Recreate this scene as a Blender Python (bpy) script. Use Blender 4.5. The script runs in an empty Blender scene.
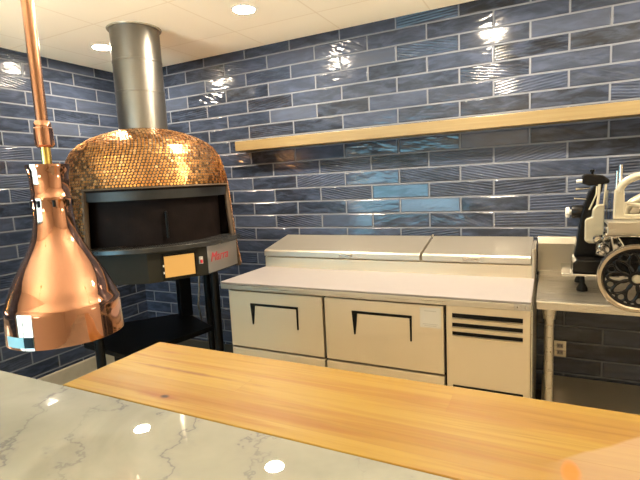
import bpy, bmesh, math, random
from mathutils import Vector, Matrix
random.seed(7)
PI = math.pi
scene = bpy.context.scene
COL = scene.collection

# ------------------------------------------------------------------ materials
def new_mat(name):
    m = bpy.data.materials.new(name); m.use_nodes = True
    nt = m.node_tree; nt.nodes.clear()
    out = nt.nodes.new('ShaderNodeOutputMaterial')
    b = nt.nodes.new('ShaderNodeBsdfPrincipled')
    nt.links.new(b.outputs[0], out.inputs[0])
    return m, nt, b

class G:
    """small node-graph helper"""
    def __init__(s, nt): s.nt = nt
    def node(s, t, **kw):
        n = s.nt.nodes.new(t)
        for k, v in kw.items(): setattr(n, k, v)
        return n
    def put(s, sock, v):
        if isinstance(v, bpy.types.NodeSocket): s.nt.links.new(v, sock)
        else: sock.default_value = v
    def m(s, op, a, b=0.0, c=0.0):
        n = s.node('ShaderNodeMath', operation=op)
        s.put(n.inputs[0], a); s.put(n.inputs[1], b); s.put(n.inputs[2], c)
        return n.outputs[0]
    def smooth(s, v, a, b, lo=0.0, hi=1.0):
        n = s.node('ShaderNodeMapRange', interpolation_type='SMOOTHSTEP')
        s.put(n.inputs[0], v); s.put(n.inputs[1], a); s.put(n.inputs[2], b)
        s.put(n.inputs[3], lo); s.put(n.inputs[4], hi)
        return n.outputs[0]
    def xyz(s, x, y, z):
        n = s.node('ShaderNodeCombineXYZ')
        s.put(n.inputs[0], x); s.put(n.inputs[1], y); s.put(n.inputs[2], z)
        return n.outputs[0]
    def pos(s):
        g = s.node('ShaderNodeNewGeometry')
        x = s.node('ShaderNodeSeparateXYZ'); s.nt.links.new(g.outputs['Position'], x.inputs[0])
        return g.outputs['Position'], x.outputs[0], x.outputs[1], x.outputs[2]
    def noise(s, vec, scale=5.0, detail=2.0, rough=0.5, dist=0.0):
        n = s.node('ShaderNodeTexNoise')
        s.put(n.inputs['Vector'], vec); s.put(n.inputs['Scale'], scale)
        s.put(n.inputs['Detail'], detail); s.put(n.inputs['Roughness'], rough); s.put(n.inputs['Distortion'], dist)
        return n.outputs[0]
    def white(s, vec):
        n = s.node('ShaderNodeTexWhiteNoise', noise_dimensions='3D'); s.put(n.inputs['Vector'], vec)
        return n.outputs[0]
    def ramp(s, v, stops):
        n = s.node('ShaderNodeValToRGB'); s.put(n.inputs[0], v)
        e = n.color_ramp.elements
        while len(e) < len(stops): e.new(0.5)
        for q, (p, c) in zip(e, stops):
            q.position = p; q.color = (c[0], c[1], c[2], 1)
        return n.outputs[0]
    def mix(s, f, a, b):
        n = s.node('ShaderNodeMix', data_type='RGBA')
        s.put(n.inputs[0], f)
        for i, v in ((6, a), (7, b)):
            s.put(n.inputs[i], v if isinstance(v, bpy.types.NodeSocket) else (v[0], v[1], v[2], 1))
        return n.outputs[2]
    def bump(s, h, strength=1.0, dist=1.0):
        n = s.node('ShaderNodeBump'); s.put(n.inputs['Height'], h)
        n.inputs['Strength'].default_value = strength; n.inputs['Distance'].default_value = dist
        return n.outputs[0]

def plain(name, col, rough=0.5, metal=0.0, spec=0.5, noise=0.04, emit=None, es=0.0):
    m, nt, b = new_mat(name); g = G(nt)
    p, x, y, z = g.pos()
    n = g.noise(p, 14.0, 3.0)
    lo = [c * (1 - noise) for c in col]; hi = [min(1, c * (1 + noise)) for c in col]
    g.put(b.inputs['Base Color'], g.ramp(n, [(0.3, lo), (0.7, hi)]))
    b.inputs['Roughness'].default_value = rough; b.inputs['Metallic'].default_value = metal
    b.inputs['Specular IOR Level'].default_value = spec
    if emit:
        b.inputs['Emission Color'].default_value = (*emit, 1); b.inputs['Emission Strength'].default_value = es
    return m

def steel(name, col=(0.52, 0.485, 0.41), rough=0.28, grain='x', metal=0.95):
    m, nt, b = new_mat(name); g = G(nt)
    p, x, y, z = g.pos()
    if grain == 'x': v = g.xyz(g.m('MULTIPLY', x, 2.0), g.m('MULTIPLY', y, 160.0), g.m('MULTIPLY', z, 160.0))
    else: v = g.xyz(g.m('MULTIPLY', x, 160.0), g.m('MULTIPLY', y, 160.0), g.m('MULTIPLY', z, 2.0))
    n = g.noise(v, 1.0, 3.0)
    c2 = [c * 0.975 for c in col]
    g.put(b.inputs['Base Color'], g.mix(n, c2, col))
    b.inputs['Metallic'].default_value = metal
    g.put(b.inputs['Roughness'], g.smooth(n, 0.2, 0.8, rough - 0.015, rough + 0.03))
    g.put(b.inputs['Normal'], g.bump(n, 0.05, 0.0001))
    return m

ROW, LEN, Z0 = 0.0982, 0.3935, 2.342
def tile_mat(name, axis, off):
    m, nt, b = new_mat(name); g = G(nt)
    p, x, y, z = g.pos()
    u0 = x if axis == 'x' else y
    rr = g.m('DIVIDE', g.m('SUBTRACT', z, Z0), ROW)
    row = g.m('FLOOR', rr); fv = g.m('SUBTRACT', rr, row)
    par = g.m('FLOORED_MODULO', row, 2.0)
    uu = g.m('ADD', g.m('DIVIDE', g.m('SUBTRACT', u0, off), LEN), g.m('MULTIPLY', par, 0.5))
    col = g.m('FLOOR', uu); fu = g.m('SUBTRACT', uu, col)
    du = g.m('MULTIPLY', g.m('MINIMUM', fu, g.m('SUBTRACT', 1.0, fu)), LEN)
    dv = g.m('MULTIPLY', g.m('MINIMUM', fv, g.m('SUBTRACT', 1.0, fv)), ROW)
    d = g.m('MINIMUM', du, dv)
    tile = g.smooth(d, 0.0042, 0.0058)
    edge = g.smooth(d, 0.0045, 0.0095)
    idv = g.xyz(col, row, 3.7 if axis == 'x' else 9.1)
    r1 = g.white(idv)
    r2 = g.white(g.xyz(row, col, 1.3)); r3 = g.white(g.xyz(g.m('ADD', col, 31.0), row, 5.1))
    # tile colour: slate blues, a few with a brown or green cast
    c = g.ramp(r1, [(0.0, (0.009, 0.011, 0.016)), (0.35, (0.016, 0.021, 0.034)), (0.7, (0.026, 0.034, 0.057)), (1.0, (0.046, 0.056, 0.082))])
    lv = g.xyz(g.m('ADD', g.m('MULTIPLY', u0, 7.0), g.m('MULTIPLY', r2, 60.0)), g.m('MULTIPLY', r3, 60.0),
               g.m('ADD', g.m('MULTIPLY', z, 26.0), g.m('MULTIPLY', r1, 40.0)))
    cloud = g.noise(lv, 1.0, 4.0, 0.6, 0.6)
    c = g.mix(g.smooth(cloud, 0.35, 0.75, 0.0, 0.65), c, (0.050, 0.066, 0.112))
    c = g.mix(tile, (0.105, 0.115, 0.140), c)
    g.put(b.inputs['Base Color'], c)
    # relief: wavy handmade tiles, and about a fifth of them with fine slanted ridges
    ridge = g.m('LESS_THAN', r2, 0.24)
    sgn = g.m('SUBTRACT', g.m('MULTIPLY', r3, 1.2), 0.6)
    ph = g.m('MULTIPLY', g.m('ADD', z, g.m('MULTIPLY', u0, g.m('MULTIPLY', sgn, 0.5))), 2 * PI / 0.0165)
    rh = g.m('MULTIPLY', g.m('SINE', ph), 0.0010)
    wv = g.xyz(g.m('ADD', g.m('MULTIPLY', u0, 11.0), g.m('MULTIPLY', r3, 50.0)), g.m('MULTIPLY', r2, 50.0),
               g.m('ADD', g.m('MULTIPLY', z, 34.0), g.m('MULTIPLY', u0, g.m('MULTIPLY', sgn, 22.0))))
    w = g.noise(wv, 1.0, 1.5, 0.5, 0.4)
    amp = g.m('ADD', 0.0010, g.m('MULTIPLY', g.m('POWER', r3, 2.0), 0.006))
    wh = g.m('MULTIPLY', w, amp)
    tilt = g.m('ADD', g.m('MULTIPLY', g.m('SUBTRACT', fu, 0.5), g.m('MULTIPLY', g.m('SUBTRACT', r1, 0.5), 0.006)), g.m('MULTIPLY', g.m('SUBTRACT', fv, 0.5), g.m('MULTIPLY', g.m('SUBTRACT', r3, 0.5), 0.002)))
    wh = g.m('ADD', wh, tilt)
    rel = g.m('ADD', wh, g.m('MULTIPLY', ridge, rh))
    h = g.m('ADD', g.m('MULTIPLY', edge, 0.0022), g.m('MULTIPLY', rel, tile))
    g.put(b.inputs['Normal'], g.bump(h, 1.0, 1.0))
    g.put(b.inputs['Roughness'], g.m('ADD', g.m('MULTIPLY', g.m('SUBTRACT', 1.0, tile), 0.5), 0.12))
    b.inputs['Specular IOR Level'].default_value = 0.38
    return m

def wood_mat(name):
    m, nt, b = new_mat(name); g = G(nt)
    p, x, y, z = g.pos()
    W = 0.072
    rr = g.m('DIVIDE', g.m('ADD', y, 10.0), W)
    row = g.m('FLOOR', rr); fv = g.m('SUBTRACT', rr, row)
    ro = g.white(g.xyz(row, 2.0, 0.5))
    uu = g.m('ADD', g.m('DIVIDE', x, 2.6), g.m('MULTIPLY', ro, 7.0))
    col = g.m('FLOOR', uu); fu = g.m('SUBTRACT', uu, col)
    r = g.white(g.xyz(row, col, 4.4)); r2 = g.white(g.xyz(col, row, 8.8))
    base = g.ramp(r, [(0.0, (0.235, 0.122, 0.0085)), (0.4, (0.26, 0.150, 0.0130)), (1.0, (0.285, 0.180, 0.0210))])
    gv = g.xyz(g.m('ADD', g.m('MULTIPLY', x, 2.2), g.m('MULTIPLY', r, 40.0)), g.m('MULTIPLY', y, 60.0), g.m('MULTIPLY', r2, 30.0))
    n = g.noise(gv, 1.0, 5.0, 0.6, 0.9)
    c = g.mix(g.smooth(n, 0.45, 0.85, 0.0, 0.65), base, (0.14, 0.055, 0.003))
    # broad amber streaks
    sv = g.xyz(g.m('MULTIPLY', x, 1.7), g.m('MULTIPLY', y, 30.0), 3.0)
    sn = g.noise(sv, 1.0, 3.0, 0.55, 0.7)
    c = g.mix(g.smooth(sn, 0.46, 0.70, 0.0, 0.85), c, (0.215, 0.092, 0.0040))
    # a knot by the marble and a long dark vein near the corner
    def spot(cx, cy, sx, sy):
        a = g.m('POWER', g.m('DIVIDE', g.m('SUBTRACT', x, cx), sx), 2.0)
        q = g.m('POWER', g.m('DIVIDE', g.m('SUBTRACT', y, cy), sy), 2.0)
        return g.m('SQRT', g.m('ADD', a, q))
    wob = g.m('MULTIPLY', g.m('SUBTRACT', g.noise(p, 22.0, 3.0), 0.5), 0.9)
    c = g.mix(g.smooth(g.m('ADD', spot(1.058, -1.503, 0.085, 0.017), wob), 0.15, 1.1, 0.75, 0.0), c, (0.20, 0.065, 0.008))
    c = g.mix(g.smooth(spot(1.074, -1.500, 0.013, 0.009), 0.3, 1.1, 0.95, 0.0), c, (0.03, 0.013, 0.005))
    c = g.mix(g.smooth(g.m('ADD', spot(1.02, -1.388, 0.26, 0.007), wob), 0.1, 1.1, 0.8, 0.0), c, (0.14, 0.045, 0.006))
    c = g.mix(g.smooth(g.m('ADD', spot(0.90, -1.305, 0.05, 0.008), wob), 0.1, 1.1, 0.7, 0.0), c, (0.20, 0.08, 0.014))
    # added pale corner patch by the marble with an amber blotch in it
    edge = g.m('ADD', g.m('SUBTRACT', y, -1.41), g.m('MULTIPLY', g.m('SUBTRACT', x, 1.822), -0.95))
    pt = g.m('MULTIPLY', g.smooth(g.m('ADD', edge, g.m('MULTIPLY', wob, 0.02)), -0.004, 0.006, 1.0, 0.0), g.smooth(x, 1.76, 1.83))
    c = g.mix(g.m('MULTIPLY', pt, 0.62), c, (0.32, 0.22, 0.145))
    c = g.mix(g.smooth(g.m('ADD', spot(1.803, -1.466, 0.013, 0.03), g.m('MULTIPLY', wob, 0.4)), 0.5, 1.2, 0.95, 0.0), c, (0.46, 0.14, 0.004))
    seam = g.m('MINIMUM', g.m('MULTIPLY', g.m('MINIMUM', fv, g.m('SUBTRACT', 1.0, fv)), W),
               g.m('MULTIPLY', g.m('MINIMUM', fu, g.m('SUBTRACT', 1.0, fu)), 2.6))
    c = g.mix(g.smooth(seam, 0.0, 0.0012, 0.35, 0.0), c, (0.18, 0.08, 0.02))
    g.put(b.inputs['Base Color'], c)
    g.put(b.inputs['Roughness'], g.smooth(n, 0.2, 0.9, 0.42, 0.55)); b.inputs['Specular IOR Level'].default_value = 0.2
    g.put(b.inputs['Normal'], g.bump(n, 0.15, 0.0008))
    return m

def oak_mat(name):
    m, nt, b = new_mat(name); g = G(nt)
    p, x, y, z = g.pos()
    v = g.xyz(g.m('MULTIPLY', x, 2.5), g.m('MULTIPLY', y, 70.0), g.m('MULTIPLY', z, 70.0))
    n = g.noise(v, 1.0, 4.0, 0.6, 0.5)
    g.put(b.inputs['Base Color'], g.ramp(n, [(0.25, (0.1242, 0.0817, 0.0289)), (0.55, (0.1577, 0.1112, 0.0445)), (0.8, (0.1770, 0.1335, 0.0658))]))
    b.inputs['Roughness'].default_value = 0.45
    return m

def marble_mat(name):
    m, nt, b = new_mat(name); g = G(nt)
    p, x, y, z = g.pos()
    cl = g.noise(p, 3.5, 4.0, 0.6, 0.8)
    base = g.ramp(cl, [(0.3, (0.2324, 0.2377, 0.2120)), (0.55, (0.2800, 0.2848, 0.2533)), (0.8, (0.3170, 0.3212, 0.2887))])
    warp = g.m('MULTIPLY', g.m('SUBTRACT', g.noise(p, 6.0, 5.0, 0.65), 0.5), 0.42)
    t = g.m('ADD', g.m('ADD', g.m('MULTIPLY', x, 0.94), g.m('MULTIPLY', y, 0.55)), warp)
    vein = g.m('ABSOLUTE', g.m('SUBTRACT', g.m('FLOORED_MODULO', g.m('MULTIPLY', t, 6.2), 1.0), 0.5))
    mask = g.smooth(g.noise(p, 5.0, 3.0), 0.40, 0.56)
    c = g.mix(g.m('MULTIPLY', g.smooth(vein, 0.0, 0.05, 0.85, 0.0), mask), base, (0.12, 0.122, 0.13))
    wide = g.m('MULTIPLY', g.smooth(vein, 0.0, 0.2, 0.40, 0.0), mask)
    c = g.mix(wide, c, (0.21, 0.212, 0.215))
    g.put(b.inputs['Base Color'], c)
    b.inputs['Roughness'].default_value = 0.012
    return m

def grid_mat(name, col, joint, px, py, ox, oy, w, rough, var=0.06, ja=1.0, bumpd=0.0):
    m, nt, b = new_mat(name); g = G(nt)
    p, x, y, z = g.pos()
    def ax(v, o, s):
        q = g.m('DIVIDE', g.m('SUBTRACT', v, o), s); f = g.m('FLOOR', q); r = g.m('SUBTRACT', q, f)
        return f, g.m('MULTIPLY', g.m('MINIMUM', r, g.m('SUBTRACT', 1.0, r)), s)
    fx, dx = ax(x, ox, px); fy, dy = ax(y, oy, py)
    d = g.m('MINIMUM', dx, dy)
    r = g.white(g.xyz(fx, fy, 2.2))
    n = g.noise(p, 9.0, 4.0)
    k = g.m('ADD', g.m('MULTIPLY', r, 0.6), g.m('MULTIPLY', n, 0.4))
    c = g.ramp(k, [(0.1, [q * (1 - var) for q in col]), (0.9, [q * (1 + var) for q in col])])
    s = g.smooth(d, w * 0.6, w, ja, 0.0)
    g.put(b.inputs['Base Color'], g.mix(s, c, joint))
    b.inputs['Roughness'].default_value = rough
    if bumpd: g.put(b.inputs['Normal'], g.bump(g.smooth(d, w * 0.6, w * 1.6), 1.0, bumpd))
    return m

def mosaic_mat(name):
    m, nt, b = new_mat(name); g = G(nt)
    geo = g.node('ShaderNodeNewGeometry'); r = geo.outputs['Random Per Island']
    g.put(b.inputs['Base Color'], g.ramp(r, [(0.0, (0.47, 0.225, 0.068)), (0.5, (0.53, 0.265, 0.085)), (0.93, (0.57, 0.30, 0.11)), (1.0, (0.80, 0.52, 0.25))]))
    b.inputs['Metallic'].default_value = 1.0
    g.put(b.inputs['Roughness'], g.smooth(g.m('FLOORED_MODULO', g.m('MULTIPLY', r, 7.0), 1.0), 0.0, 1.0, 0.16, 0.40))
    return m

def glass_mat(name):
    m = bpy.data.materials.new(name); m.use_nodes = True; nt = m.node_tree; nt.nodes.clear(); g = G(nt)
    out = g.node('ShaderNodeOutputMaterial'); mx = g.node('ShaderNodeMixShader')
    t = g.node('ShaderNodeBsdfTransparent'); gl = g.node('ShaderNodeBsdfGlossy')
    fr = g.node('ShaderNodeFresnel'); fr.inputs[0].default_value = 1.45
    t.inputs[0].default_value = (0.95, 0.98, 0.97, 1); gl.inputs['Roughness'].default_value = 0.02
    nt.links.new(fr.outputs[0], mx.inputs[0]); nt.links.new(t.outputs[0], mx.inputs[1]); nt.links.new(gl.outputs[0], mx.inputs[2])
    nt.links.new(mx.outputs[0], out.inputs[0])
    return m

M = {}
M['tile_back'] = tile_mat('tile_back', 'x', 1.467)
M['tile_left'] = tile_mat('tile_left', 'y', 0.350)
M['wood'] = wood_mat('butcher_block'); M['oak'] = oak_mat('oak'); M['marble'] = marble_mat('marble')
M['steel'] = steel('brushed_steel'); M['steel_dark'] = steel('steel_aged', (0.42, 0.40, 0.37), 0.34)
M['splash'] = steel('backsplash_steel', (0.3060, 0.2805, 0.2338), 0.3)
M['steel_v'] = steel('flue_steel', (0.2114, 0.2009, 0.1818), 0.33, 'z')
M['front'] = steel('drawer_steel', (0.66, 0.58, 0.44), 0.34, metal=0.75)
M['lid'] = steel('lid_steel', (0.4763, 0.4330, 0.3608), 0.34, metal=0.8)
M['board'] = plain('white_plastic', (0.2114, 0.1905, 0.1865), 0.45, noise=0.015)
M['black'] = plain('black_paint', (0.0020, 0.0020, 0.0020), 0.42, spec=0.15, noise=0.2)
M['black_gloss'] = plain('black_enamel', (0.0035, 0.0032, 0.0032), 0.25, spec=0.2, noise=0.2)
M['chamber'] = plain('oven_lining', (0.0085, 0.0054, 0.0049), 0.7, spec=0.08, noise=0.25)
M['lintel'] = plain('dark_steel_band', (0.0252, 0.0252, 0.0258), 0.4, 0.6, noise=0.1)
M['panel'] = plain('oven_panel_paint', (0.017, 0.0155, 0.0115), 0.6, 0.0, spec=0.12, noise=0.08)
M['ledge'] = plain('oven_ledge_stone', (0.0300, 0.0300, 0.0300), 0.25, 0.4, noise=0.35)
M['plate'] = steel('logo_plate_steel', (0.3472, 0.3410, 0.3348), 0.4)
M['red'] = plain('logo_red', (0.45, 0.012, 0.03), 0.4)
M['screen'] = plain('screen_amber', (0.15, 0.08, 0.02), 0.3, emit=(0.82, 0.42, 0.10), es=0.32)
M['mosaic'] = mosaic_mat('copper_penny_tiles')
M['grout'] = plain('dome_grout', (0.075, 0.047, 0.026), 0.7, noise=0.15)
M['copper'] = plain('polished_copper', (0.5309, 0.2815, 0.1916), 0.06, 1.0, noise=0.02)
M['copper_rod'] = plain('copper_rod', (0.4455, 0.2430, 0.1552), 0.22, 1.0, noise=0.03)
M['brass'] = plain('brass', (0.78, 0.62, 0.20), 0.18, 1.0, noise=0.04)
M['cream_wall'] = plain('cream_paint', (0.62, 0.56, 0.46), 0.7, noise=0.02)
M['ceiling'] = grid_mat('ceiling_panels', (0.91, 0.84, 0.69), (0.80, 0.71, 0.55), 0.605, 0.602, -0.715, -0.12, 0.006, 0.6, 0.012)
M['floor'] = grid_mat('floor_tiles', (0.34, 0.29, 0.21), (0.17, 0.15, 0.12), 0.305, 0.305, 0.1, 0.05, 0.005, 0.4, 0.12, 1.0, 0.001)
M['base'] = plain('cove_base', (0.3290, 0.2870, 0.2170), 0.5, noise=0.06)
M['base_shaded'] = plain('cove_base_shaded', (0.035, 0.030, 0.022), 0.6, spec=0.2, noise=0.08)  # cove base with the oven shelf's shade put into its colour
M['white'] = plain('white_trim', (0.680, 0.664, 0.624), 0.45, noise=0.01)
M['paper'] = plain('white_paper', (0.590, 0.576, 0.533), 0.6, noise=0.01)
M['grey'] = plain('grey_print', (0.42, 0.41, 0.38), 0.6)
M['cream'] = plain('cream_enamel', (0.3488, 0.3124, 0.2295), 0.25, noise=0.02)
M['chrome'] = plain('chrome', (0.5850, 0.5700, 0.5400), 0.10, 1.0, noise=0.03)
M['rim'] = plain('wheel_rim_steel', (0.42, 0.36, 0.28), 0.18, 1.0, noise=0.05)
M['clear'] = glass_mat('clear_guard'); M['glass'] = glass_mat('window_glass')
M['blue'] = plain('label_blue', (0.25, 0.50, 0.62), 0.5)
M['rubber'] = plain('rubber', (0.02, 0.02, 0.02), 0.7)
M['lens'] = plain('lamp_lens', (0.9, 0.85, 0.7), 0.5, emit=(1.0, 0.85, 0.64), es=620.0)
M['opal'] = plain('fill_bowl_opal', (0.9, 0.88, 0.8), 0.3, emit=(1.0, 0.88, 0.70), es=3.5)  # shade of the added bowl uplights
M['uplight'] = plain('fill_uplight_disc', (0.9, 0.85, 0.7), 0.5, emit=(1.0, 0.87, 0.68), es=98.0)  # glowing disc of the added bowl uplights
M['bulb'] = plain('bulb_glass', (0.75, 0.70, 0.62), 0.2)
M['frame'] = plain('dark_window_frame', (0.05, 0.05, 0.05), 0.4)

# ------------------------------------------------------------------ mesh helpers
class MB:
    def __init__(s): s.bm = bmesh.new()
    def box(s, x0, x1, y0, y1, z0, z1):
        v = [s.bm.verts.new((x, y, z)) for z in (z0, z1) for y in (y0, y1) for x in (x0, x1)]
        for f in ((0, 2, 3, 1), (4, 5, 7, 6), (0, 1, 5, 4), (2, 6, 7, 3), (0, 4, 6, 2), (1, 3, 7, 5)):
            s.bm.faces.new([v[i] for i in f])
        return s
    def prism(s, pts, a0, a1, axis='y'):
        """pts: outline in the two other axes, extruded along axis"""
        def P(p, a):
            return {'y': (p[0], a, p[1]), 'z': (p[0], p[1], a), 'x': (a, p[0], p[1])}[axis]
        A = [s.bm.verts.new(P(p, a0)) for p in pts]; B = [s.bm.verts.new(P(p, a1)) for p in pts]
        n = len(pts)
        s.bm.faces.new(A); s.bm.faces.new(B[::-1])
        for i in range(n): s.bm.faces.new((A[i], B[i], B[(i + 1) % n], A[(i + 1) % n]))
        return s
    def tube(s, pts, r, n=12, closed=False, caps=True):
        pts = [Vector(p) for p in pts]; k = len(pts)
        rs = r if isinstance(r, (list, tuple)) else [r] * k
        rings = []; up = None
        for i, p in enumerate(pts):
            a = pts[(i - 1) % k] if (closed or i > 0) else p
            b = pts[(i + 1) % k] if (closed or i < k - 1) else p
            t = (b - a).normalized()
            if up is None:
                up = Vector((0, 0, 1)) if abs(t.z) < 0.9 else Vector((1, 0, 0))
            e = t.cross(up).normalized(); w = e.cross(t).normalized(); up = w
            rings.append([s.bm.verts.new(p + rs[i] * (math.cos(2 * PI * j / n) * e + math.sin(2 * PI * j / n) * w)) for j in range(n)])
        for i in range(k if closed else k - 1):
            A, B = rings[i], rings[(i + 1) % k]
            for j in range(n): s.bm.faces.new((A[j], A[(j + 1) % n], B[(j + 1) % n], B[j]))
        if not closed and caps:
            s.bm.faces.new(rings[0][::-1]); s.bm.faces.new(rings[-1])
        return s
    def lathe(s, prof, c=(0, 0), n=48, axis='z', closed=False):
        """prof: (radius, height) list turned about an axis through c"""
        rings = []
        for r, h in prof:
            ring = []
            for j in range(n):
                a = 2 * PI * j / n; q = (r * math.cos(a), r * math.sin(a))
                if axis == 'z': p = (c[0] + q[0], c[1] + q[1], h)
                elif axis == 'y': p = (c[0] + q[0], h, c[1] + q[1])
                else: p = (h, c[0] + q[0], c[1] + q[1])
                ring.append(s.bm.verts.new(p))
            rings.append(ring)
        k = len(rings)
        for i in range(k if closed else k - 1):
            A, B = rings[i], rings[(i + 1) % k]
            for j in range(n): s.bm.faces.new((A[j], A[(j + 1) % n], B[(j + 1) % n], B[j]))
        if not closed:
            if prof[0][0] > 1e-6: s.bm.faces.new(rings[0][::-1])
            if prof[-1][0] > 1e-6: s.bm.faces.new(rings[-1])
        return s
    def build(s, name, mat, parent=None, bevel=0.0, smooth=False, seg=2):
        bmesh.ops.remove_doubles(s.bm, verts=s.bm.verts, dist=1e-6)
        bmesh.ops.recalc_face_normals(s.bm, faces=s.bm.faces)
        me = bpy.data.meshes.new(name); s.bm.to_mesh(me); s.bm.free()
        return link_mesh(name, me, mat, parent, bevel, smooth, seg)

def root_loc(o):
    v = Vector((0, 0, 0))
    while o is not None: v = v + o.location; o = o.parent
    return v
def link_mesh(name, me, mat, parent=None, bevel=0.0, smooth=False, seg=2):
    o = bpy.data.objects.new(name, me); COL.objects.link(o)
    me.materials.append(mat)
    if parent is not None:
        me.transform(Matrix.Translation(-root_loc(parent))); o.parent = parent
    if smooth:
        me.polygons.foreach_set('use_smooth', [True] * len(me.polygons))
        try:
            me.set_sharp_from_angle(angle=math.radians(38))
        except Exception: pass
    if bevel:
        b = o.modifiers.new('bevel', 'BEVEL'); b.width = bevel; b.segments = seg; b.limit_method = 'ANGLE'; b.angle_limit = 0.6
    return o
def thing(name, label, cat, loc, group=None):
    o = bpy.data.objects.new(name, None); COL.objects.link(o); o.location = loc; o.empty_display_size = 0.05
    return tag(o, label, cat, group)
def tag(o, label, cat, group=None):
    o['label'] = label; o['category'] = cat
    if group: o['group'] = group
    return o
def struct(name, mb, mat, parent=None, **kw):
    o = mb.build(name, mat, parent, **kw); o['kind'] = 'structure'; return o
def copy_tree(o, parent=None):
    c = o.copy(); COL.objects.link(c)
    if parent is not None: c.parent = parent
    for ch in [q for q in bpy.data.objects if q.parent == o]: copy_tree(ch, c)
    return c

# ------------------------------------------------------------------ the room
XL, XR, YB, YF, ZC = -1.59, 4.2, 0.85, -4.0, 2.5135
struct('floor', MB().box(XL - .1, XR + .1, YF - .1, YB + .1, -0.1, 0.0), M['floor'])
struct('ceiling', MB().box(XL - .1, XR + .1, YF - .1, YB + .1, ZC, ZC + 0.1), M['ceiling'])
struct('wall_back', MB().box(XL - .1, XR + .1, YB, YB + .1, 0.0, ZC), M['tile_back'])
struct('wall_left', MB().box(XL - .1, XL, YF, YB, 0.0, ZC), M['tile_left'])
struct('wall_right', MB().box(XR, XR + .1, YF, YB, 0.0, ZC), M['cream_wall'])
WX0, WX1, WZ0, WZ1 = -1.50, 0.62, 0.30, 1.85
fw = MB().box(XL, WX0, YF - .1, YF, 0, ZC).box(WX1, XR, YF - .1, YF, 0, ZC).box(WX0, WX1, YF - .1, YF, 0, WZ0).box(WX0, WX1, YF - .1, YF, WZ1, ZC)
struct('wall_front', fw, M['cream_wall'])
w = MB().box(WX0, WX0 + .05, YF - .09, YF, WZ0, WZ1).box(WX1 - .05, WX1, YF - .09, YF, WZ0, WZ1)
w.box(WX0 + .05, WX1 - .05, YF - .09, YF, WZ0, WZ0 + .05).box(WX0 + .05, WX1 - .05, YF - .09, YF, WZ1 - .05, WZ1)
w.box(-0.45, -0.40, YF - .09, YF, WZ0 + .05, WZ1 - .05)
win = struct('window_1', w, M['frame'])
struct('window_pane', MB().box(WX0 + .05, WX1 - .05, YF - .055, YF - .045, WZ0 + .05, WZ1 - .05), M['glass'], win)
def cove(a0, a1, along):
    pr = [(0.0, 0.0), (0.045, 0.0), (0.028, 0.010), (0.017, 0.028), (0.013, 0.05), (0.012, 0.150), (0.008, 0.158), (0.0, 0.158)]
    if along == 'y': return MB().prism([(XL + q[0], q[1]) for q in pr], a0, a1, 'y')
    return MB().prism([(YB - q[0], q[1]) for q in pr], a0, a1, 'x')
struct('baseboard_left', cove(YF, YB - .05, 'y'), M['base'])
struct('baseboard_back', cove(XL, XR, 'x'), M['base_shaded'])
struct('wall_bar', MB().prism([(-0.22, -1.74), (3.19, -1.74), (3.19, -1.31), (0.85, -1.31), (0.85, -1.56), (-0.22, -1.56)], 0.0, 1.0375, 'z'), M['cream_wall'])

# ------------------------------------------------------------------ downlights
def downlight(x, y, label):
    t = thing('recessed_downlight', label, 'ceiling light', (x, y, ZC), 'round recessed ceiling downlights')
    MB().lathe([(0.0605, ZC - .001), (0.062, ZC - .006), (0.072, ZC - .004), (0.074, ZC - .0002), (0.0605, ZC - .0002)], (x, y), 40, closed=True).build('trim_ring', M['white'], t, smooth=True)
    MB().lathe([(0.0, ZC - .0035), (0.0600, ZC - .003), (0.0600, ZC - .0008), (0.0, ZC - .0008)], (x, y), 32).build('lens', M['lens'], t)
    return t
downlight(0.172, 0.193, 'white round recessed downlight in the open ceiling right of the steel flue')
downlight(-1.055, 0.208, 'white round recessed downlight half hidden behind the left side of the steel flue')
downlight(1.40, 0.193, 'white round recessed downlight above the cutting board end nearest the work table')
downlight(2.63, 0.193, 'white round recessed downlight above the far right of the work table')

def bowl(x, y, z, label):  # bowl uplights added out of view to brighten the ceiling
    t = thing('added_fill_bowl', label, 'added fill light', (x, y, z), 'added opal fill bowls out of view')
    pr = [(0.19 * math.sin(PI / 2 * i / 14), z - 0.12 * math.cos(PI / 2 * i / 14)) for i in range(15)]
    pr += [(r * 0.96, h + 0.004) for r, h in pr[::-1]]
    MB().lathe(pr, (x, y), 48).build('bowl_shade', M['opal'], t, smooth=True)
    MB().lathe([(0.0, z - .03), (0.15, z - .03), (0.15, z - .018), (0.0, z - .018)], (x, y), 40).build('fill_disc', M['uplight'], t)
    for k in range(3):
        a = 2 * PI * k / 3
        MB().tube([(x + .186 * math.cos(a), y + .186 * math.sin(a), z), (x, y, z + .42)], 0.003, 8).build('suspension_wire', M['brass'], t)
    MB().tube([(x, y, z + .42), (x, y, ZC - .02)], 0.006, 10).build('hanging_rod', M['brass'], t)
    MB().lathe([(0.0, ZC - .02), (0.05, ZC - .02), (0.05, ZC - .0002), (0.0, ZC - .0002)], (x, y), 24).build('ceiling_canopy', M['brass'], t)
bowl(-0.60, -2.00, 1.32, 'added opal fill bowl hanging out of view left of the marble bar near the tiled side wall')
bowl(2.85, -0.85, 1.32, 'added opal fill bowl hanging out of view over the aisle right of the slicer')
bowl(1.00, -3.30, 1.32, 'added opal fill bowl out of view on the dining side in front of the window')

# ------------------------------------------------------------------ oak wall shelf
sh = MB().box(-0.360, 3.3, 0.73, 0.849, 1.757, 1.829).build('wall_shelf', M['oak'], bevel=0.003)
tag(sh, 'long pale oak floating shelf mounted across the blue tiled wall', 'shelf')

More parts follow.
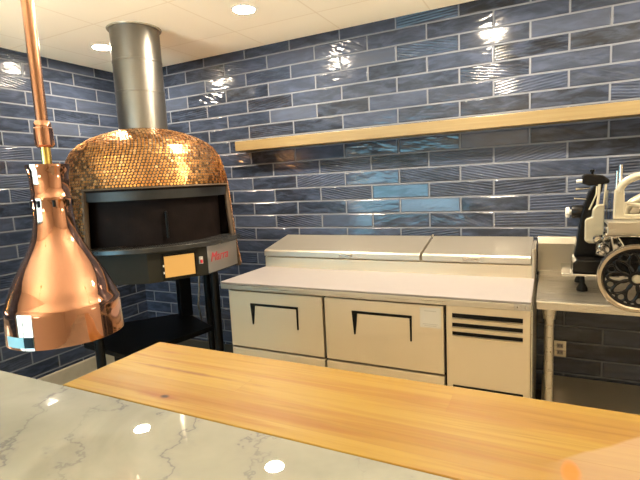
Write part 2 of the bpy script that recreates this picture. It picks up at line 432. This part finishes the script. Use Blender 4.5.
# ------------------------------------------------------------------ refrigerated prep table
T = thing('refrigerated_prep_table', 'stainless steel refrigerated prep table with white cutting board along the tiled wall', 'prep table', (0.854, 0.43, 0.0))
MB().box(0.030, 1.706, 0.060, 0.82, 0.14, 0.885).build('cabinet_body', M['black'], T, bevel=0.004)
MB().box(0.022, 0.030, 0.045, 0.82, 0.14, 0.885).box(1.7062, 1.7122, 0.032, 0.82, 0.14, 0.885).box(0.034, 1.704, 0.82, 0.828, 0.14, 0.885).build('side_panel', M['steel'], T)
MB().box(0.0, 1.708, 0.0, 0.82, 0.887, 0.9175).build('counter_frame', M['steel'], T, bevel=0.003)
MB().box(0.0, 1.706, -0.002, 0.494, 0.918, 0.930).build('cutting_board', M['board'], T, bevel=0.0025)
def drawer(x0, x1, z0, z1, hx0, hx1, hz):
    d = MB().box(x0, x1, 0.030, 0.060, z0, z1).build('drawer', M['front'], T, bevel=0.003)
    # black bracket pull: thin top rail with tapering ends
    hb = MB().prism([(hx0, hz), (hx1, hz), (hx1, hz - .013), (hx0, hz - .013)], 0.024, 0.031)
    hb.prism([(hx0 + .0005, hz - .013), (hx0 + .030, hz - .013), (hx0 + .016, hz - .128), (hx0 + .009, hz - .128)], 0.024, 0.031)
    hb.prism([(hx1 - .011, hz - .013), (hx1 - .0005, hz - .013), (hx1 - .003, hz - .132), (hx1 - .010, hz - .132)], 0.024, 0.031)
    hb.build('drawer_pull', M['black'], d, bevel=0.001)
    return d
drawer(0.034, 0.666, 0.527, 0.872, 0.190, 0.513, 0.803)
d2 = drawer(0.680, 1.321, 0.527, 0.872, 0.842, 1.165, 0.812)
drawer(0.034, 0.666, 0.172, 0.516, 0.190, 0.513, 0.455)
drawer(0.680, 1.321, 0.172, 0.516, 0.842, 1.165, 0.455)
st = MB().box(1.206, 1.309, 0.0290, 0.0301, 0.759, 0.861).build('sticker', M['paper'], d2)
for x0, x1, z0, z1 in ((1.228, 1.287, 0.842, 0.8455), (1.220, 1.294, 0.776, 0.779), (1.228, 1.287, 0.768, 0.771)):
    MB().box(x0, x1, 0.0284, 0.0291, z0, z1).build('printed_line', M['grey'], st)
cp = MB().box(1.333, 1.704, 0.031, 0.060, 0.172, 0.880).build('compressor_panel', M['front'], T, bevel=0.003)
for z0, z1 in ((0.820, 0.843), (0.776, 0.796), (0.734, 0.753)):
    MB().box(1.362, 1.673, 0.0285, 0.0315, z0, z1).build('vent_slot', M['black'], cp)
    MB().prism([(0.0295, z0 - .010), (0.020, z0 - .004), (0.020, z0 - .001), (0.0295, z0 + .003)], 1.362, 1.673, 'x').build('louvre', M['front'], cp)
MB().box(1.362, 1.675, 0.0285, 0.0315, 0.474, 0.484).build('seam', M['black'], cp)
bd = MB().box(1.637, 1.706, -0.004, 0.001, 0.889, 0.919).build('corner_badge', M['steel_dark'], T, bevel=0.001)
for x in (1.652, 1.688):
    MB().lathe([(0.0, -.006), (0.004, -.0055), (0.005, -.004)], (x, 0.905), 12, 'y').build('rivet', M['chrome'], bd)
# raised pan rail under the lids
MB().prism([(0.494, 0.918), (0.494, 0.998), (0.56, 1.02), (0.818, 1.085), (0.818, 0.918)], 0.004, 1.704, 'x').build('pan_rail', M['front'], T, bevel=0.003)
def lid(x0, x1, hx):
    l = MB().prism([(0.482, 1.006), (0.482, 1.042), (0.492, 1.050), (0.812, 1.114), (0.820, 1.110), (0.820, 1.088), (0.560, 1.026), (0.500, 1.006)], x0, x1, 'x').build('lid', M['lid'], T, bevel=0.004)
    MB().box(hx - .046, hx + .046, 0.4775, 0.4825, 1.018, 1.036).build('lid_grip', M['chrome'], l, bevel=0.006)
lid(0.006, 1.094, 0.62); lid(1.108, 1.690, 1.386)
MB().tube([(1.101, 0.80, 1.104), (1.101, 0.80, 1.126)], 0.008, 10).build('lid_hinge', M['chrome'], T)
MB().box(1.692, 1.708, 0.486, 0.826, 0.918, 1.090).build('end_cheek', M['lid'], T, bevel=0.004)
for x, y in ((0.12, 0.14), (1.60, 0.14), (0.12, 0.72), (1.60, 0.72)):
    cst = MB().box(x - .03, x + .03, y - .03, y + .03, 0.115, 0.14).box(x - .022, x - .018, y - .025, y + .025, 0.04, 0.115).box(x + .018, x + .022, y - .025, y + .025, 0.04, 0.115).build('caster', M['steel_dark'], T)
    MB().lathe([(0.0, x - .014), (0.05, x - .014), (0.055, x - .008), (0.055, x + .008), (0.05, x + .014), (0.0, x + .014)], (y, 0.055), 24, 'x').build('caster_wheel', M['rubber'], cst, smooth=True)

# ------------------------------------------------------------------ steel work table
K = thing('steel_work_table', 'stainless steel work table with backsplash and undershelf carrying the slicer', 'work table', (2.4, 0.46, 0.0))
X0, X1 = 1.722, 3.12
MB().box(X0, X1, 0.088, 0.80, 0.875, 0.915).build('table_top', M['steel'], K, bevel=0.006)
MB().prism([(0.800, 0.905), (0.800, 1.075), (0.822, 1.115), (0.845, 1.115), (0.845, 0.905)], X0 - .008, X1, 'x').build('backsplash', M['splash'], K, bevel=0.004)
for x in (1.778, 3.06):
    for y in (0.13, 0.74):
        lg = MB().tube([(x, y, 0.03), (x, y, 0.875)], 0.0205, 20).build('leg', M['steel'], K, smooth=True)
        MB().lathe([(0.0, 0.0), (0.016, 0.0), (0.022, 0.02), (0.022, 0.06), (0.0, 0.06)], (x, y), 20).build('foot', M['steel_dark'], lg, smooth=True)
        MB().lathe([(0.0, 0.825), (0.026, 0.825), (0.030, 0.875), (0.0, 0.875)], (x, y), 20).build('gusset', M['steel'], lg, smooth=True)
MB().box(1.745, 3.09, 0.11, 0.836, 0.229, 0.266).build('undershelf', M['front'], K, bevel=0.004)

# wall outlet
O = thing('wall_outlet', 'steel covered power outlet on the tiles under the work table', 'outlet', (1.840, 0.85, 0.43))
MB().box(1.807, 1.873, 0.843, 0.8495, 0.381, 0.480).build('cover_plate', M['steel'], O, bevel=0.003)
for z in (0.41, 0.451):
    so = MB().box(1.823, 1.857, 0.8405, 0.8435, z - .014, z + .014).build('socket', M['board'], O, bevel=0.004)
    MB().box(1.832, 1.835, 0.839, 0.841, z - .006, z + .006).box(1.845, 1.848, 0.839, 0.841, z - .006, z + .006).build('slot', M['black'], so)

# ------------------------------------------------------------------ flywheel slicer
S = thing('flywheel_slicer', 'vintage cream and black flywheel meat slicer standing on the steel work table', 'meat slicer', (2.12, 0.40, 0.915))
MB().box(1.830, 2.42, 0.30, 0.58, 0.992, 1.003).build('base_tray', M['chrome'], S, bevel=0.003)
for x, y in ((1.918, 0.53), (2.34, 0.53), (1.918, 0.34), (2.34, 0.34)):
    MB().lathe([(0.0, 0.915), (0.024, 0.915), (0.024, 0.928), (0.016, 0.945), (0.010, 0.955), (0.010, 0.992), (0.0, 0.992)], (x, y), 20).build('foot', M['black'], S, smooth=True)
MB().prism([(1.876, 1.003), (1.878, 1.050), (1.895, 1.064), (2.36, 1.064), (2.38, 1.050), (2.38, 1.003)], 0.33, 0.56).build('base', M['black_gloss'], S, bevel=0.006)
MB().prism([(1.884, 1.060), (1.894, 1.13), (1.906, 1.22), (1.912, 1.27), (1.924, 1.32), (1.946, 1.385), (1.980, 1.425), (2.004, 1.42), (1.998, 1.385), (1.975, 1.33), (1.970, 1.28), (1.980, 1.18), (2.000, 1.09), (2.02, 1.060)], 0.44, 0.53).build('column', M['black_gloss'], S, bevel=0.008)
MB().lathe([(0.0, 1.872), (0.030, 1.872), (0.033, 1.878), (0.033, 1.935), (0.026, 1.96), (0.0, 1.96)], (0.48, 1.285), 24, 'x').build('thickness_housing', M['black_gloss'], S, smooth=True)
MB().lathe([(0.0, 1.846), (0.022, 1.846), (0.027, 1.850), (0.027, 1.862), (0.015, 1.866), (0.012, 1.874), (0.0, 1.874)], (0.48, 1.282), 24, 'x').build('thickness_knob', M['white'], S, smooth=True)
hb = MB().prism([(1.915, 1.424), (1.913, 1.462), (1.930, 1.472), (2.000, 1.462), (2.026, 1.438), (2.026, 1.424), (1.995, 1.418), (1.94, 1.414)], 0.415, 0.485).build('sharpener_housing', M['black_gloss'], S, bevel=0.005)
MB().lathe([(0.0, 1.468), (0.006, 1.468), (0.006, 1.478), (0.011, 1.481), (0.011, 1.490), (0.0, 1.491)], (1.957, 0.45), 16).build('sharpener_knob', M['black'], hb, smooth=True)
MB().tube([(1.890, 0.45, 1.436), (1.916, 0.45, 1.438)], 0.008, 12).build('pin', M['white'], hb, smooth=True)
MB().tube([(1.888, 0.46, 1.398), (1.905, 0.46, 1.399), (1.950, 0.46, 1.402)], [0.009, 0.005, 0.005], 12).build('lever', M['chrome'], S, smooth=True)
MB().tube([(1.882, 0.46, 1.352), (1.892, 0.46, 1.352), (1.95, 0.46, 1.345)], [0.007, 0.004, 0.004], 12).build('lever', M['chrome'], S, smooth=True)
MB().prism([(1.927, 1.150), (1.927, 1.246), (1.934, 1.258), (1.955, 1.264), (1.958, 1.300), (1.968, 1.318), (1.985, 1.326), (2.006, 1.326), (2.006, 1.150), (1.985, 1.138), (1.945, 1.138)], 0.385, 0.42).build('gauge_plate', M['cream'], S, bevel=0.006)
MB().tube([(1.978, 0.40, 1.32), (1.984, 0.40, 1.42)], 0.006, 10).tube([(2.004, 0.40, 1.32), (2.010, 0.40, 1.418)], 0.005, 10).tube([(1.945, 0.41, 1.30), (1.972, 0.41, 1.37), (1.975, 0.42, 1.41)], 0.0035, 8).build('guide_rod', M['cream'], S, smooth=True)
MB().box(2.010, 2.014, 0.33, 0.42, 1.178, 1.392).box(2.022, 2.025, 0.33, 0.42, 1.178, 1.392).build('blade_guard', M['clear'], S)
# blade and its cream cover behind the carriage
MB().lathe([(0.0, 0.375), (0.125, 0.375), (0.148, 0.381), (0.125, 0.388), (0.0, 0.388)], (2.20, 1.235), 64, 'y').build('blade', M['chrome'], S, smooth=True)
bc = MB()
ring = [(2.20 + 0.118 * math.cos(a * PI / 24), 0.365, 1.265 + 0.098 * math.sin(a * PI / 24)) for a in range(48)]
bc.tube(ring, 0.016, 12, closed=True).build('blade_cover', M['cream'], S, smooth=True)
MB().lathe([(0.0, 0.36), (0.052, 0.36), (0.060, 0.368), (0.0, 0.376)], (2.20, 1.285), 32, 'y').build('blade_cap', M['chrome'], S, smooth=True)
# upright post with curved food clamp arm
MB().prism([(2.031, 1.262), (2.033, 1.392), (2.040, 1.402), (2.064, 1.402), (2.070, 1.392), (2.077, 1.262)], 0.285, 0.315).build('clamp_post', M['cream'], S, bevel=0.005)
MB().tube([(2.040, 0.30, 1.395), (2.041, 0.30, 1.480)], 0.005, 12).tube([(2.055, 0.305, 1.395), (2.055, 0.305, 1.506)], 0.009, 14).build('clamp_rod', M['chrome'], S, smooth=True)
arm = [(2.052 + 0.105 * (1 - math.cos(t)), 0.30, 1.385 + 0.072 * math.sin(t)) for t in [i * PI / 20 for i in range(11)]]
arm += [(2.20, 0.30, 1.457), (2.26, 0.30, 1.448), (2.31, 0.30, 1.42), (2.33, 0.30, 1.36), (2.33, 0.30, 1.27)]
MB().tube(arm, 0.017, 14).build('clamp_arm', M['cream'], S, smooth=True)
cl = MB().box(2.07, 2.33, 0.285, 0.325, 1.262, 1.285).tube([(2.075, 0.30, 1.335), (2.12, 0.30, 1.325), (2.2, 0.30, 1.322), (2.29, 0.30, 1.33)], [0.008, 0.011, 0.012, 0.008], 12).tube([(2.072, 0.30, 1.28), (2.074, 0.30, 1.34)], 0.011, 12)
cl.build('meat_clamp', M['cream'], S, bevel=0.003, smooth=True)
MB().box(2.000, 2.40, 0.19, 0.33, 1.248, 1.260).box(2.000, 2.40, 0.188, 0.196, 1.205, 1.26).build('carriage', M['steel'], S, bevel=0.002)
MB().tube([(1.995, 0.20, 1.232), (2.42, 0.20, 1.232)], 0.008, 12).tube([(1.995, 0.20, 1.203), (2.42, 0.20, 1.203)], 0.009, 12).tube([(1.995, 0.31, 1.203), (2.42, 0.31, 1.203)], 0.008, 12).build('carriage_rail', M['chrome'], S, smooth=True)
MB().box(2.022, 2.36, 0.26, 0.46, 1.066, 1.190).build('gearbox', M['black_gloss'], S, bevel=0.012)
lk = MB()
for cx, cz, r, y in ((1.975, 1.170, 0.020, 0.30), (1.998, 1.130, 0.022, 0.27), (2.003, 1.180, 0.016, 0.25), (1.985, 1.108, 0.014, 0.28)):
    lk.lathe([(0.0, y - .02), (r * .8, y - .02), (r, y - .012), (r, y + .03), (0.0, y + .03)], (cx, cz), 18, 'y')
lk.box(1.968, 2.008, 0.30, 0.34, 1.100, 1.190).box(1.99, 2.03, 0.29, 0.40, 1.135, 1.160)
lk.build('linkage', M['chrome'], S, smooth=True)
MB().prism([(2.012, 1.205), (2.036, 1.212), (2.072, 1.150), (2.062, 1.122), (2.028, 1.120)], 0.20, 0.235).build('drive_arm', M['chrome'], S, bevel=0.006)
# the flywheel: chrome rim, black ornamental web of petal loops, cream hub
WC = (2.092, 1.045); WY = 0.047
MB().lathe([(0.140, WY - .008), (0.136, WY - .016), (0.125, WY - .016), (0.119, WY - .010), (0.119, WY + .012), (0.136, WY + .016), (0.140, WY + .008)], WC, 72, 'y', closed=True).build('flywheel_rim', M['rim'], S, smooth=True)
web = MB()
def ring_xz(cx, cz, a, b, ang, n=28):
    out = []
    for i in range(n):
        t = 2 * PI * i / n; u, v = a * math.cos(t), b * math.sin(t)
        out.append((cx + u * math.cos(ang) - v * math.sin(ang), WY, cz + u * math.sin(ang) + v * math.cos(ang)))
    return out
web.tube(ring_xz(WC[0], WC[1], 0.1155, 0.1155, 0, 64), 0.0068, 10, closed=True)
NP = 9
for i in range(NP):
    a = 2 * PI * i / NP + 0.30
    web.tube(ring_xz(WC[0] + 0.062 * math.cos(a), WC[1] + 0.062 * math.sin(a), 0.040, 0.0200, a), 0.0062, 8, closed=True)
    b = a + PI / NP
    web.tube(ring_xz(WC[0] + 0.094 * math.cos(b), WC[1] + 0.094 * math.sin(b), 0.017, 0.0165, b, 20), 0.0056, 8, closed=True)
    web.tube([(WC[0] + 0.096 * math.cos(a), WY, WC[1] + 0.096 * math.sin(a)), (WC[0] + 0.109 * math.cos(a), WY, WC[1] + 0.109 * math.sin(a))], 0.006, 8)
    web.tube([(WC[0] + 0.02 * math.cos(b), WY, WC[1] + 0.02 * math.sin(b)), (WC[0] + 0.074 * math.cos(b), WY, WC[1] + 0.074 * math.sin(b))], 0.0035, 8)
web.lathe([(0.0, WY - .010), (0.028, WY - .010), (0.030, WY), (0.028, WY + .012), (0.0, WY + .012)], WC, 32, 'y')
web.build('flywheel_web', M['black_gloss'], S, smooth=True)
MB().lathe([(0.0, WY - .022), (0.014, WY - .020), (0.018, WY - .012), (0.018, WY - .006), (0.0, WY - .006)], WC, 28, 'y').build('hub_cap', M['cream'], S, smooth=True)
MB().tube([(WC[0], WY + .010, WC[1]), (WC[0], 0.34, WC[1])], 0.015, 16).build('axle', M['chrome'], S, smooth=True)
MB().tube([(2.155, WY - .012, 0.965), (2.155, -0.005, 0.965), (2.155, -0.075, 0.965)], [0.006, 0.012, 0.015], 16).build('crank_handle', M['black'], S, smooth=True)

# ------------------------------------------------------------------ pizza oven
AX, AY, F0 = -0.606, 0.09, math.radians(-29.0)
FA = math.radians(-30.2)
HALF = math.radians(57.5)
V = thing('domed_pizza_oven', 'round pizza oven with a copper penny tile dome and steel flue in the corner', 'pizza oven', (AX, AY, 0.0))
def pol(r, a, z): return (AX + r * math.cos(a), AY + r * math.sin(a), z)
PROF = [(.566, .962), (.548, 1.08), (.536, 1.20), (.527, 1.32), (.519, 1.43), (.512, 1.515), (.502, 1.58), (.487, 1.645), (.467, 1.705), (.435, 1.755), (.398, 1.787), (.34, 1.821), (.27, 1.850), (.20, 1.870), (.14, 1.882)]
def in_mouth(a, z):
    d = (a - F0 + PI) % (2 * PI) - PI
    return abs(d) < HALF - 1e-4 and z < 1.515 - 1e-4
def arc_solid(r0, r1, z0, z1, a0, a1, n):
    mb = MB(); rows = []
    for i in range(n + 1):
        a = a0 + (a1 - a0) * i / n
        rows.append([mb.bm.verts.new(pol(r, a, z)) for r, z in ((r0, z0), (r1, z0), (r1, z1), (r0, z1))])
    for A, B in zip(rows, rows[1:]):
        for j in range(4): mb.bm.faces.new((A[j], A[(j + 1) % 4], B[(j + 1) % 4], B[j]))
    mb.bm.faces.new(rows[0]); mb.bm.faces.new(rows[-1][::-1])
    return mb
def dome_shell():
    mb = MB(); fr = 1e9
    azs = [F0 - HALF + 2 * HALF * i / 44 for i in range(44)] + [F0 + HALF + (2 * PI - 2 * HALF) * i / 88 for i in range(88)]
    n = len(azs)
    grid = [[mb.bm.verts.new(pol(r, a, z)) for a in azs] for r, z in PROF]
    for i in range(len(PROF) - 1):
        zm = (PROF[i][1] + PROF[i + 1][1]) / 2
        for j in range(n):
            am = azs[j] + 1e-3
            if in_mouth(am, zm): continue
            mb.bm.faces.new((grid[i][j], grid[i][(j + 1) % n], grid[i + 1][(j + 1) % n], grid[i + 1][j]))
    for v in [v for v in mb.bm.verts if not v.link_faces]: mb.bm.verts.remove(v)
    return mb
ds = dome_shell().build('dome_shell', M['grout'], V, smooth=True)
so = ds.modifiers.new('solid', 'SOLIDIFY'); so.thickness = 0.03; so.offset = -1
# penny tiles over the dome, each row offset by half a step
def mosaic():
    bm = bmesh.new(); pitch = 0.0195; rad = 0.0080; rowstep = pitch * 0.866
    pts = [Vector(p) for p in PROF]; cum = [0.0]
    for a, b in zip(pts, pts[1:]): cum.append(cum[-1] + (b - a).length)
    rows = int((cum[-1] - 0.012) / rowstep)
    for k in range(rows):
        s = 0.012 + k * rowstep
        i = max(j for j in range(len(cum) - 1) if cum[j] <= s)
        t = (s - cum[i]) / (cum[i + 1] - cum[i]); p = pts[i].lerp(pts[i + 1], t); tg = (pts[i + 1] - pts[i]).normalized()
        r, z = p; nn = max(8, int(2 * PI * r / pitch))
        for j in range(nn):
            a = 2 * PI * (j + 0.5 * (k % 2)) / nn
            d = (a - F0 + PI) % (2 * PI) - PI
            if abs(d) < HALF + rad / r and z < 1.515 + rad: continue
            if abs(d) > 2.75: continue
            er = Vector((math.cos(a), math.sin(a), 0)); ea = Vector((-math.sin(a), math.cos(a), 0)); ez = Vector((0, 0, 1))
            N = er * tg.y - ez * tg.x; U = er * tg.x + ez * tg.y
            N = (N + ea * random.gauss(0, 0.008) + U * random.gauss(0, 0.008)).normalized()
            e1 = N.cross(U).normalized(); e2 = N.cross(e1)
            c = Vector((AX, AY, 0)) + er * r + ez * z + N * 0.0035
            top = [bm.verts.new(c + rad * 0.93 * (math.cos(q * PI / 4) * e1 + math.sin(q * PI / 4) * e2)) for q in range(8)]
            low = [bm.verts.new(c - N * 0.004 + rad * (math.cos(q * PI / 4) * e1 + math.sin(q * PI / 4) * e2)) for q in range(8)]
            bm.faces.new(top)
            for q in range(8): bm.faces.new((top[q], low[q], low[(q + 1) % 8], top[(q + 1) % 8]))
    bmesh.ops.recalc_face_normals(bm, faces=bm.faces)
    me = bpy.data.meshes.new('mosaic_tiles'); bm.to_mesh(me); bm.free()
    return me
link_mesh('mosaic_tiles', mosaic(), M['mosaic'], V)
# copper trim round the mouth
tr = MB()
tr.tube([pol(.514, F0 - HALF + 2 * HALF * i / 40, 1.5135) for i in range(41)], 0.004, 8)
for sgn in (-1, 1): tr.tube([pol(r + .001, F0 + sgn * HALF, z) for r, z in PROF[:6]], 0.003, 8)
tr.build('mouth_trim', M['grout'], V, smooth=True)
arc_solid(.494, .504, 1.446, 1.512, F0 - HALF + .01, F0 + HALF - .01, 40).build('lintel', M['lintel'], V)
arc_solid(.43, .44, 1.182, 1.512, F0 - HALF - .18, F0 + HALF + .18, 48).build('inner_door', M['chamber'], V)
arc_solid(.44, .485, 1.182, 1.50, F0 - HALF - .20, F0 - HALF - .19, 1).build('chamber_side', M['chamber'], V)
arc_solid(.44, .485, 1.182, 1.50, F0 + HALF + .19, F0 + HALF + .20, 1).build('chamber_side', M['chamber'], V)
arc_solid(.39, .505, 1.498, 1.512, F0 - HALF - .2, F0 + HALF + .2, 44).build('chamber_top', M['chamber'], V)
ha = F0 - math.radians(4.5)
MB().tube([pol(.46, ha, 1.215), pol(.46, ha, 1.372)], 0.0075, 10).tube([pol(.435, ha, 1.225), pol(.46, ha, 1.225)], 0.005, 8).tube([pol(.435, ha, 1.36), pol(.46, ha, 1.36)], 0.005, 8).build('door_handle', M['black'], V, smooth=True)
arc_solid(.38, .578, 1.150, 1.181, F0 - HALF + .006, F0 + HALF - .006, 48).build('hearth_ledge', M['ledge'], V, bevel=0.005)
# faceted apron under the ledge
CR = 0.555
octo = [(AX + CR * math.cos(FA + PI / 10 + k * PI / 5), AY + CR * math.sin(FA + PI / 10 + k * PI / 5)) for k in range(10)]
octi = MB().prism(octo, 0.975, 1.150, 'z').build('apron', M['panel'], V, bevel=0.003)
def facet(az, u0, u1, z0, z1, d0, d1, name, mat, parent, bevel=0.0):
    """box lying on the apron facet whose normal points to az"""
    R = CR * math.cos(PI / 10); n = Vector((math.cos(az), math.sin(az), 0)); t = Vector((-math.sin(az), math.cos(az), 0)); o = Vector((AX, AY, 0))
    mb = MB(); vs = []
    for z in (z0, z1):
        for d in (d0, d1):
            for u in (u0, u1): vs.append(mb.bm.verts.new(o + n * (R + d) + t * u + Vector((0, 0, z))))
    for f in ((0, 2, 3, 1), (4, 5, 7, 6), (0, 1, 5, 4), (2, 6, 7, 3), (0, 4, 6, 2), (1, 3, 7, 5)): mb.bm.faces.new([vs[i] for i in f])
    return mb.build(name, mat, parent, bevel)
cpn = facet(FA, -0.093, 0.103, 0.987, 1.128, -.002, .008, 'control_panel', M['black'], V, 0.002)
facet(FA, -0.082, 0.092, 0.996, 1.119, .0075, .0095, 'display', M['screen'], cpn)
facet(FA, -0.0915, -0.084, 1.06, 1.072, .0075, .010, 'button', M['paper'], cpn)
facet(FA, -0.0915, -0.084, 1.02, 1.032, .0075, .010, 'button', M['paper'], cpn)
facet(FA, 0.122, 0.146, 1.048, 1.092, -.002, .004, 'switch_plate', M['grey'], V, 0.002)
facet(FA, 0.127, 0.141, 1.054, 1.074, .003, .013, 'power_switch', M['red'], V, 0.003)
F1 = FA + PI / 5
lp = facet(F1, -0.166, 0.166, 0.982, 1.146, -.002, .003, 'logo_plate', M['plate'], V)
cu = bpy.data.curves.new('lettering', 'FONT'); cu.body = 'Marra'; cu.size = 0.080; cu.shear = 0.35; cu.extrude = 0.0008; cu.align_x = 'CENTER'
tmp = bpy.data.objects.new('lettering', cu); COL.objects.link(tmp)
bpy.context.view_layer.update()
me = bpy.data.meshes.new_from_object(tmp.evaluated_get(bpy.context.evaluated_depsgraph_get())); bpy.data.objects.remove(tmp)
n1 = Vector((math.cos(F1), math.sin(F1), 0)); t1 = Vector((-math.sin(F1), math.cos(F1), 0)); zz = Vector((0, 0, 1))
tf = Matrix((t1, zz, n1)).transposed().to_4x4()
tf.translation = Vector((AX, AY, 1.048)) + n1 * (CR * math.cos(PI / 10) + 0.004) + t1 * (-0.045)
me.transform(tf)
link_mesh('lettering', me, M['red'], lp)
# flue with seams and ceiling collar
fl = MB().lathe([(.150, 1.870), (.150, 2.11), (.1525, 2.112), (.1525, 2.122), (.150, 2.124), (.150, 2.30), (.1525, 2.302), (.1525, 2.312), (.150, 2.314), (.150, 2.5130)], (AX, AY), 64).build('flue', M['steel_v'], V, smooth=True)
MB().lathe([(.1505, 2.5133), (.1505, 2.507), (.163, 2.507), (.166, 2.5133)], (AX, AY), 64, closed=True).build('flue_collar', M['cream'], V, smooth=True)
MB().lathe([(.150, 1.874), (.172, 1.873), (.160, 1.884), (.150, 1.886)], (AX, AY), 64, closed=True).build('flue_base_ring', M['copper_rod'], V, smooth=True)
# stand
for a, r in ((math.radians(0), .485), (math.radians(-92), .485), (math.radians(90), .485), (math.radians(180), .485)):
    x, y, _ = pol(r, a, 0)
    lg = MB().tube([(x, y, 0.02), (x, y, 0.976)], 0.027, 20).build('leg', M['black'], V, smooth=True)
    MB().lathe([(0.0, 0.0), (0.042, 0.0), (0.042, 0.012), (0.027, 0.02), (0.0, 0.02)], (x, y), 20).build('foot', M['black'], lg, smooth=True)
shf = [(-.856, .59), (-.40, .36), (-.44, .13), (-.52, -.28), (-1.02, -.22), (-1.15, .215)]
MB().prism(shf, 0.465, 0.50, 'z').build('lower_shelf', M['black'], V, bevel=0.004)
MB().tube([(-.56, .42, .976), (-.55, .43, .86), (-.57, .44, .74), (-.60, .45, .62), (-.60, .47, .50)], 0.007, 10).build('gas_hose', M['steel'], V, smooth=True)
MB().prism([(-.86, .50), (-.78, .46), (-.74, .54), (-.82, .58)], .50, .976, 'z').build('burner_box', M['black'], V, bevel=0.004)

# ------------------------------------------------------------------ bar counter
MBL = MB().box(-0.25, 3.2, -2.08, -1.542, 1.038, 1.080).build('marble_bar_top', M['marble'], bevel=0.002)
tag(MBL, 'pale veined marble bar top in the near foreground below the heat lamp', 'counter top')
B = thing('butcher_block_ledge', 'honey coloured maple butcher block counter edging the marble bar top', 'counter top', (2.0, -1.38, 1.035))
MB().box(0.807, 3.2, -1.5412, -1.2525, 1.038, 1.0797).build('wood_slab', M['wood'], B, bevel=0.003)

# ------------------------------------------------------------------ copper heat lamp
LX, LY, LZ = 0.899, -1.572, 1.221
L = thing('heat_lamp', 'polished copper bell shaped heat lamp hanging over the marble on a copper rod', 'heat lamp', (LX, LY, LZ))
px = [(0, .0385), (3, .0385), (6, .0362), (12, .0345), (30, .0343), (31, .0355), (34, .0355), (35, .0344), (48, .0352), (58, .0372), (68, .0412), (78, .0480), (88, .0575), (98, .0690), (108, .0800), (118, .0890), (127, .0962), (133, .1002), (135, .1027), (139, .1037), (150, .1047), (160, .1054), (166, .1060), (169, .1060)]
out = [(r, 1.557 - t / 169 * .336) for t, r in px]
inn = [(r - .003, z) for r, z in out[::-1]]
inn[-1] = (inn[-1][0], 1.554)
shd = MB().lathe(out + inn, (LX, LY), 96, closed=True).build('lamp_shade', M['copper'], L, smooth=True)
MB().lathe([(0.0, 1.5565), (.0362, 1.5565), (.0362, 1.553), (0.0, 1.553)], (LX, LY), 40).build('shade_cap', M['copper'], L)
for k in range(8):
    a = 2 * PI * k / 8 + 0.3; r = .0347
    c = (LX + r * math.cos(a), LY + r * math.sin(a))
    MB().tube([(c[0], c[1], 1.476), (c[0], c[1], 1.488)], 0.003, 8).build('vent_hole', M['black'], shd)
MB().lathe([(0.0, 1.245), (.030, 1.255), (.048, 1.285), (.046, 1.33), (.028, 1.39), (.018, 1.44), (.018, 1.50), (0.0, 1.50)], (LX, LY), 32).build('bulb', M['bulb'], L, smooth=True)
MB().lathe([(0.0, 1.50), (.026, 1.50), (.026, 1.553), (0.0, 1.553)], (LX, LY), 24).build('socket', M['white'], L)
MB().tube([(LX, LY, 1.556), (LX, LY, 1.606)], 0.0088, 20).build('brass_nipple', M['brass'], L, smooth=True)
MB().lathe([(0.0, 1.590), (.0130, 1.590), (.0168, 1.594), (.0168, 1.626), (.0150, 1.628), (.0150, 1.636), (.0125, 1.640), (0.0, 1.640)], (LX, LY), 28).build('rod_sleeve', M['copper'], L, smooth=True)
MB().tube([(LX, LY, 1.640), (LX, LY, 2.500)], 0.0108, 24).build('hanging_rod', M['copper_rod'], L, smooth=True)
MB().lathe([(0.0, 2.490), (.02, 2.490), (.06, 2.505), (.065, 2.5133), (0.0, 2.5133)], (LX, LY), 32).build('ceiling_canopy', M['copper_rod'], L, smooth=True)
def wrap(r, a0, a1, z0, z1, name, mat, parent):
    mb = MB(); rows = []
    for i in range(13):
        a = a0 + (a1 - a0) * i / 12
        rows.append([mb.bm.verts.new((LX + q * math.cos(a), LY + q * math.sin(a), z)) for q, z in ((r, z0), (r + .0006, z0), (r + .0006, z1), (r, z1))])
    for A, Bq in zip(rows, rows[1:]):
        for j in range(4): mb.bm.faces.new((A[j], A[(j + 1) % 4], Bq[(j + 1) % 4], Bq[j]))
    mb.bm.faces.new(rows[0]); mb.bm.faces.new(rows[-1][::-1])
    return mb.build(name, mat, parent)
CAZ = math.atan2(-2.142 - LY, 1.772 - LX)
stk = wrap(.1061, CAZ - 1.15, CAZ - .55, 1.2255, 1.2455, 'warning_label', M['blue'], shd)
wrap(.1067, CAZ - .72, CAZ - .55, 1.2265, 1.2455, 'label_block', M['black'], stk)

# ------------------------------------------------------------------ sky outside the window
wd = bpy.data.worlds.new('World'); scene.world = wd; wd.use_nodes = True
bg = wd.node_tree.nodes['Background']
bg.inputs[0].default_value = (0.34, 0.68, 0.88, 1); bg.inputs[1].default_value = 6.0

# ------------------------------------------------------------------ camera
cam = bpy.data.cameras.new('Camera'); co = bpy.data.objects.new('Camera', cam); COL.objects.link(co)
cam.sensor_fit = 'HORIZONTAL'; cam.sensor_width = 36.0; cam.lens = 457.085 / 640 * 36.0; cam.clip_start = 0.02
r = Vector((0.89416901, 0.44495486, -0.04976891)); u = Vector((-0.0123041, 0.13553689, 0.9906959)); f = Vector((-0.44756048, 0.88523721, -0.12666765))
m = Matrix((r, u, -f)).transposed().to_4x4(); m.translation = Vector((1.77184302, -2.14213525, 1.49860329))
co.matrix_world = m
scene.camera = co
vs = scene.view_settings
scene.display_settings.display_device = 'sRGB'
vs.view_transform = 'Standard'; vs.look = 'None'; vs.gamma = 1.0; vs.use_curve_mapping = False; vs.exposure = 1.22
